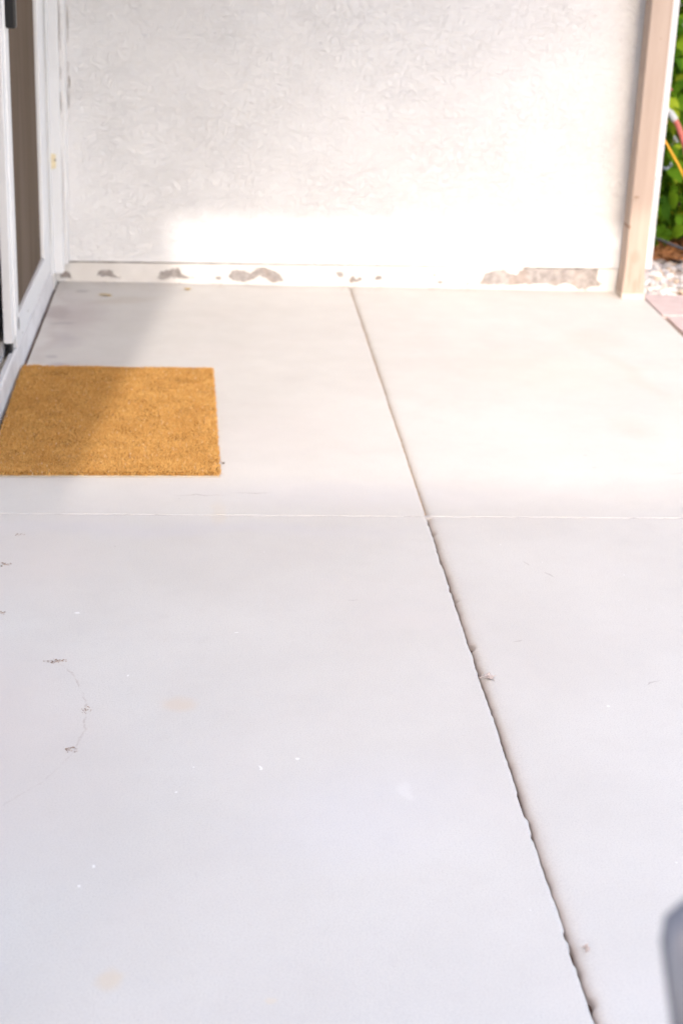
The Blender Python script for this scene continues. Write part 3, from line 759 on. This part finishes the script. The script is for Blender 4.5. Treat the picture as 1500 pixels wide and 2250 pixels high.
# ------------------------------------------------------------------ grey chair, near right corner, far out of focus
def chair():
    e = empty('patio_chair', (.5205, .62, 0)); tag(e, 'blurred grey moulded patio chair back at the near right corner', 'chair')
    m = plain('grey_moulded_plastic', (.105, .108, .128), .30, .5, .05, 10)
    # backrest: flared shell with rounded top corners
    bm = bmesh.new()
    def half(t): return .205 + .050 * t            # half width, wider to the top
    nz, nx = 14, 14; H0, H1 = .42, .8455
    grid = {}
    for side in (0, 1):
        for j in range(nz + 1):
            t = j / nz
            for i in range(nx + 1):
                u = -1 + 2 * i / nx
                hw = half(t); x = hw * u
                top = H1 - .009 * max(0, (abs(u) - .90) / .10) ** 2.4
                z = H0 + (top - H0) * t
                y = .10 + .06 * t + .035 * max(0, (t - .80) / .20) ** 2 - .05 * u * u * .6 + (.030 if side else 0) - .010 * (1 if side else -1) * (abs(u) > .99)
                grid[side, j, i] = bm.verts.new((x, y, z))
    for j in range(nz):
        for i in range(nx):
            bm.faces.new((grid[0, j, i], grid[0, j, i + 1], grid[0, j + 1, i + 1], grid[0, j + 1, i]))
            bm.faces.new((grid[1, j, i], grid[1, j + 1, i], grid[1, j + 1, i + 1], grid[1, j, i + 1]))
    rim = [(j, 0) for j in range(nz)] + [(nz, i) for i in range(nx)] + [(j, nx) for j in range(nz, 0, -1)] + [(0, i) for i in range(nx, 0, -1)]
    for a, b in zip(rim, rim[1:] + rim[:1]):
        bm.faces.new((grid[0, a[0], a[1]], grid[0, b[0], b[1]], grid[1, b[0], b[1]], grid[1, a[0], a[1]]))
    bmesh.ops.recalc_face_normals(bm, faces=bm.faces[:])
    o = obj('backrest', bm, m, e, True)
    md = o.modifiers.new('round', 'SUBSURF'); md.levels = 1; md.render_levels = 1
    boxo('seat', -.22, .22, -.34, .115, .405, .435, m, e, .014, 3)
    for sx in (-1, 1):
        for sy, yb in ((-1, -.32), (1, .12)):
            bm = bmesh.new(); tube(bm, [Vector((sx * .20, yb * .93, .41)), Vector((sx * .215, yb * 1.05, .2)), Vector((sx * .228, yb * 1.18, .0))], .018, 10, lambda i: (.021, .018, .015)[i])
            obj('leg', bm, m, e, True)
        bm = bmesh.new(); tube(bm, smooth_path([(sx * .205, -.31, .43), (sx * .235, -.31, .58), (sx * .24, -.26, .635), (sx * .238, -.05, .645), (sx * .222, .10, .64)], 5), .017, 10)
        obj('armrest', bm, m, e, True)
    return e
chair()

# ------------------------------------------------------------------ small litter
M_DRY = plain('dry_leaf', (.46, .30, .09), .8, .2, .25, 80)
M_LINT = plain('pale_lint', (.50, .42, .39), .95, .1, .25, 120)
def scrap(name, x, y, L, W, rot, m, label, cat, lift=.004, seed=0):
    rnd = random.Random(seed); bm = bmesh.new(); n = 9; up, lo = [], []
    for i in range(n + 1):
        t = i / n; w = W * math.sin(math.pi * min(.98, max(.04, t))) * rnd.uniform(.7, 1.15)
        z = .0012 + lift * abs(math.sin(2.2 * t + seed))
        up.append((bm.verts.new((L * (t - .5), w, z + rnd.uniform(0, .0025))), bm.verts.new((L * (t - .5), -w, z + rnd.uniform(0, .0025)))))
    for a, b in zip(up, up[1:]): bm.faces.new((a[0], a[1], b[1], b[0]))
    r = bmesh.ops.extrude_face_region(bm, geom=bm.faces[:])
    bmesh.ops.translate(bm, verts=[g for g in r['geom'] if isinstance(g, bmesh.types.BMVert)], vec=(0, 0, .0006))
    bmesh.ops.recalc_face_normals(bm, faces=bm.faces[:])
    o = obj(name, bm, m); o.location = (x, y, 0); o.rotation_euler = (0, 0, rot); return tag(o, label, cat)
scrap('dry_leaf', -.384, 5.756, .050, .010, .12, M_DRY, 'curled yellow brown leaf scrap on the floor near the door corner', 'leaf', .005, 1)
scrap('dry_leaf', -.090, 5.878, .028, .012, .0, M_DRY, 'small yellow leaf scrap close to the foot of the back wall', 'leaf', .004, 2)
scrap('dry_leaf', .0316, 3.947, .014, .003, .7, M_DARKWOOD, 'tiny dark twig beside the near right corner of the doormat', 'twig', .004, 5)
def lint(x, y, s, seed, label):
    rnd = random.Random(seed); bm = bmesh.new()
    for k in range(22):
        p = Vector((rnd.gauss(0, s * .35), rnd.gauss(0, s * .6), .002)); pts = [p]
        for j in range(5): pts.append(pts[-1] + Vector((rnd.gauss(0, s * .22), rnd.gauss(0, s * .3), rnd.gauss(0, .0012))))
        for q in pts: q.z = max(.001, q.z)
        tube(bm, pts, .0007, 4)
    for k in range(5 if s > .006 else 0):
        a = Vector((rnd.gauss(0, s * .3), rnd.gauss(0, s * .5), .0015)); vs = [bm.verts.new(a + Vector((s * .45 * math.cos(t), s * .6 * math.sin(t), rnd.uniform(0, .002)))) for t in (0, 1.4, 2.9, 4.3)]
        bm.faces.new(vs)
    o = obj('lint_scrap', bm, M_LINT); o.location = (x, y, 0); return tag(o, label, 'lint')
lint(.5345, 2.737, .009, 4, 'pale scrap of lint caught on the right shoulder of the floor joint')
lint(.5400, 1.889, .0045, 6, 'smaller pale crumb of lint on the joint near the bottom of the photo')
def crumbs(x, y, rx, ry, n, seed, m, label):
    rnd = random.Random(seed); bm = bmesh.new()
    for k in range(n):
        c = Vector((rnd.gauss(0, rx * .5), rnd.gauss(0, ry * .5), .0008)); r = rnd.uniform(.0005, .0016)
        g = bmesh.ops.create_icosphere(bm, subdivisions=1, radius=r)
        for v in g['verts']: v.co = Vector((v.co.x * 1.7, v.co.y * rnd.uniform(.8, 1.6), v.co.z * .5)) + c
    o = obj('dirt_crumbs', bm, m); o.location = (x, y, 0); return tag(o, label, 'crumbs', kind='stuff')
M_CRUMB = plain('brown_crumb', (.33, .25, .21), .95, .1, .5, 90)
crumbs(-.292, 2.808, .020, .008, 40, 1, M_CRUMB, 'brown dirt crumbs at the top end of the curved crack')
crumbs(-.2225, 2.61, .008, .018, 16, 2, M_CRUMB, 'brown dirt crumbs midway along the curved crack')
crumbs(-.238, 2.468, .014, .009, 24, 3, M_CRUMB, 'brown dirt crumbs at the lower end of the curved crack')
crumbs(-.448, 3.281, .012, .012, 22, 4, M_CRUMB, 'brown dirt crumbs at the left edge of the floor below the mat')
crumbs(-.4355, 3.454, .010, .008, 10, 5, M_CRUMB, 'small brown crumb spot on the floor just past the cross joint')
crumbs(-.420, 3.03, .010, .010, 12, 6, M_CRUMB, 'faint reddish crumbs at the left edge of the foreground')

def flakes():
    rnd = random.Random(31); bm = bmesh.new()
    for i in range(150):
        h = rnd.choice(PEEL[1:]); xs = [p[0] for p in h]
        x = rnd.uniform(min(xs) - .02, max(xs) + .02); y = 5.979 - rnd.random() ** 2.2 * .07; r = rnd.uniform(.0010, .0042)
        n = rnd.choice((3, 4, 5)); ph = rnd.random() * 6; tl = rnd.uniform(-.25, .25)
        top = [Vector((x + r * math.cos(ph + 6.283 * k / n) * rnd.uniform(.7, 1.4), y + r * math.sin(ph + 6.283 * k / n), .0014 + tl * r * math.cos(6.283 * k / n))) for k in range(n)]
        a = [bm.verts.new(p + Vector((0, 0, .0008))) for p in top]; b = [bm.verts.new(p) for p in top]
        bm.faces.new(a); bm.faces.new(b[::-1])
        for k in range(n): bm.faces.new((b[k], b[(k + 1) % n], a[(k + 1) % n], a[k]))
    bm.transform(Matrix.Translation((0, -5.95, 0)))
    o = obj('paint_flakes', bm, M_FLK); o.location = (0, 5.95, 0); tag(o, 'tiny cream and grey paint flakes lying along the foot of the peeling wall', 'flakes', kind='stuff')
M_FLK = plain('paint_flake', (.48, .43, .39), .8, .2, .4, 140)
flakes()

# ------------------------------------------------------------------ unseen house added behind the camera so its eave shades the foreground
nb = empty('added_shade_house', (0, -9, 0)); tag(nb, 'unseen two storey stucco house added behind the camera to shade the foreground', 'house')
ninv = Matrix.Translation((0, -9, 0)).inverted()
def npart(o, p=None): o.parent = p or nb; o.matrix_parent_inverse = ninv; return o
npart(boxo('wall', -3.2, 2.4, -10, -5.4, -.1, 5.95, M_HOUSE))
bm = bmesh.new()
pr = [(-5.0, 6.10), (-5.0, 5.96), (-10.4, 5.96), (-10.4, 6.10), (-7.7, 7.25)]
A = [bm.verts.new((-3.6, y, z)) for y, z in pr]; B = [bm.verts.new((2.8, y, z)) for y, z in pr]
for i in range(5): bm.faces.new((A[i], A[(i + 1) % 5], B[(i + 1) % 5], B[i]))
bm.faces.new(A[::-1]); bm.faces.new(B); bmesh.ops.recalc_face_normals(bm, faces=bm.faces[:])
npart(obj('roof', bm, plain('clay_roof', (.30, .15, .10), .85, .2, .2, 8)))
for z in (1.0, 3.9):
    for x in (-2.7, -.9):
        npart(boxo('window', x, x + 1.2, -5.405, -5.36, z, z + 1.2, M_GLASS)); npart(boxo('window_frame', x - .06, x + 1.26, -5.402, -5.375, z - .06, z + 1.26, M_VINYL))
npart(boxo('door', .9, 1.8, -5.405, -5.36, 0, 2.1, M_TAN))
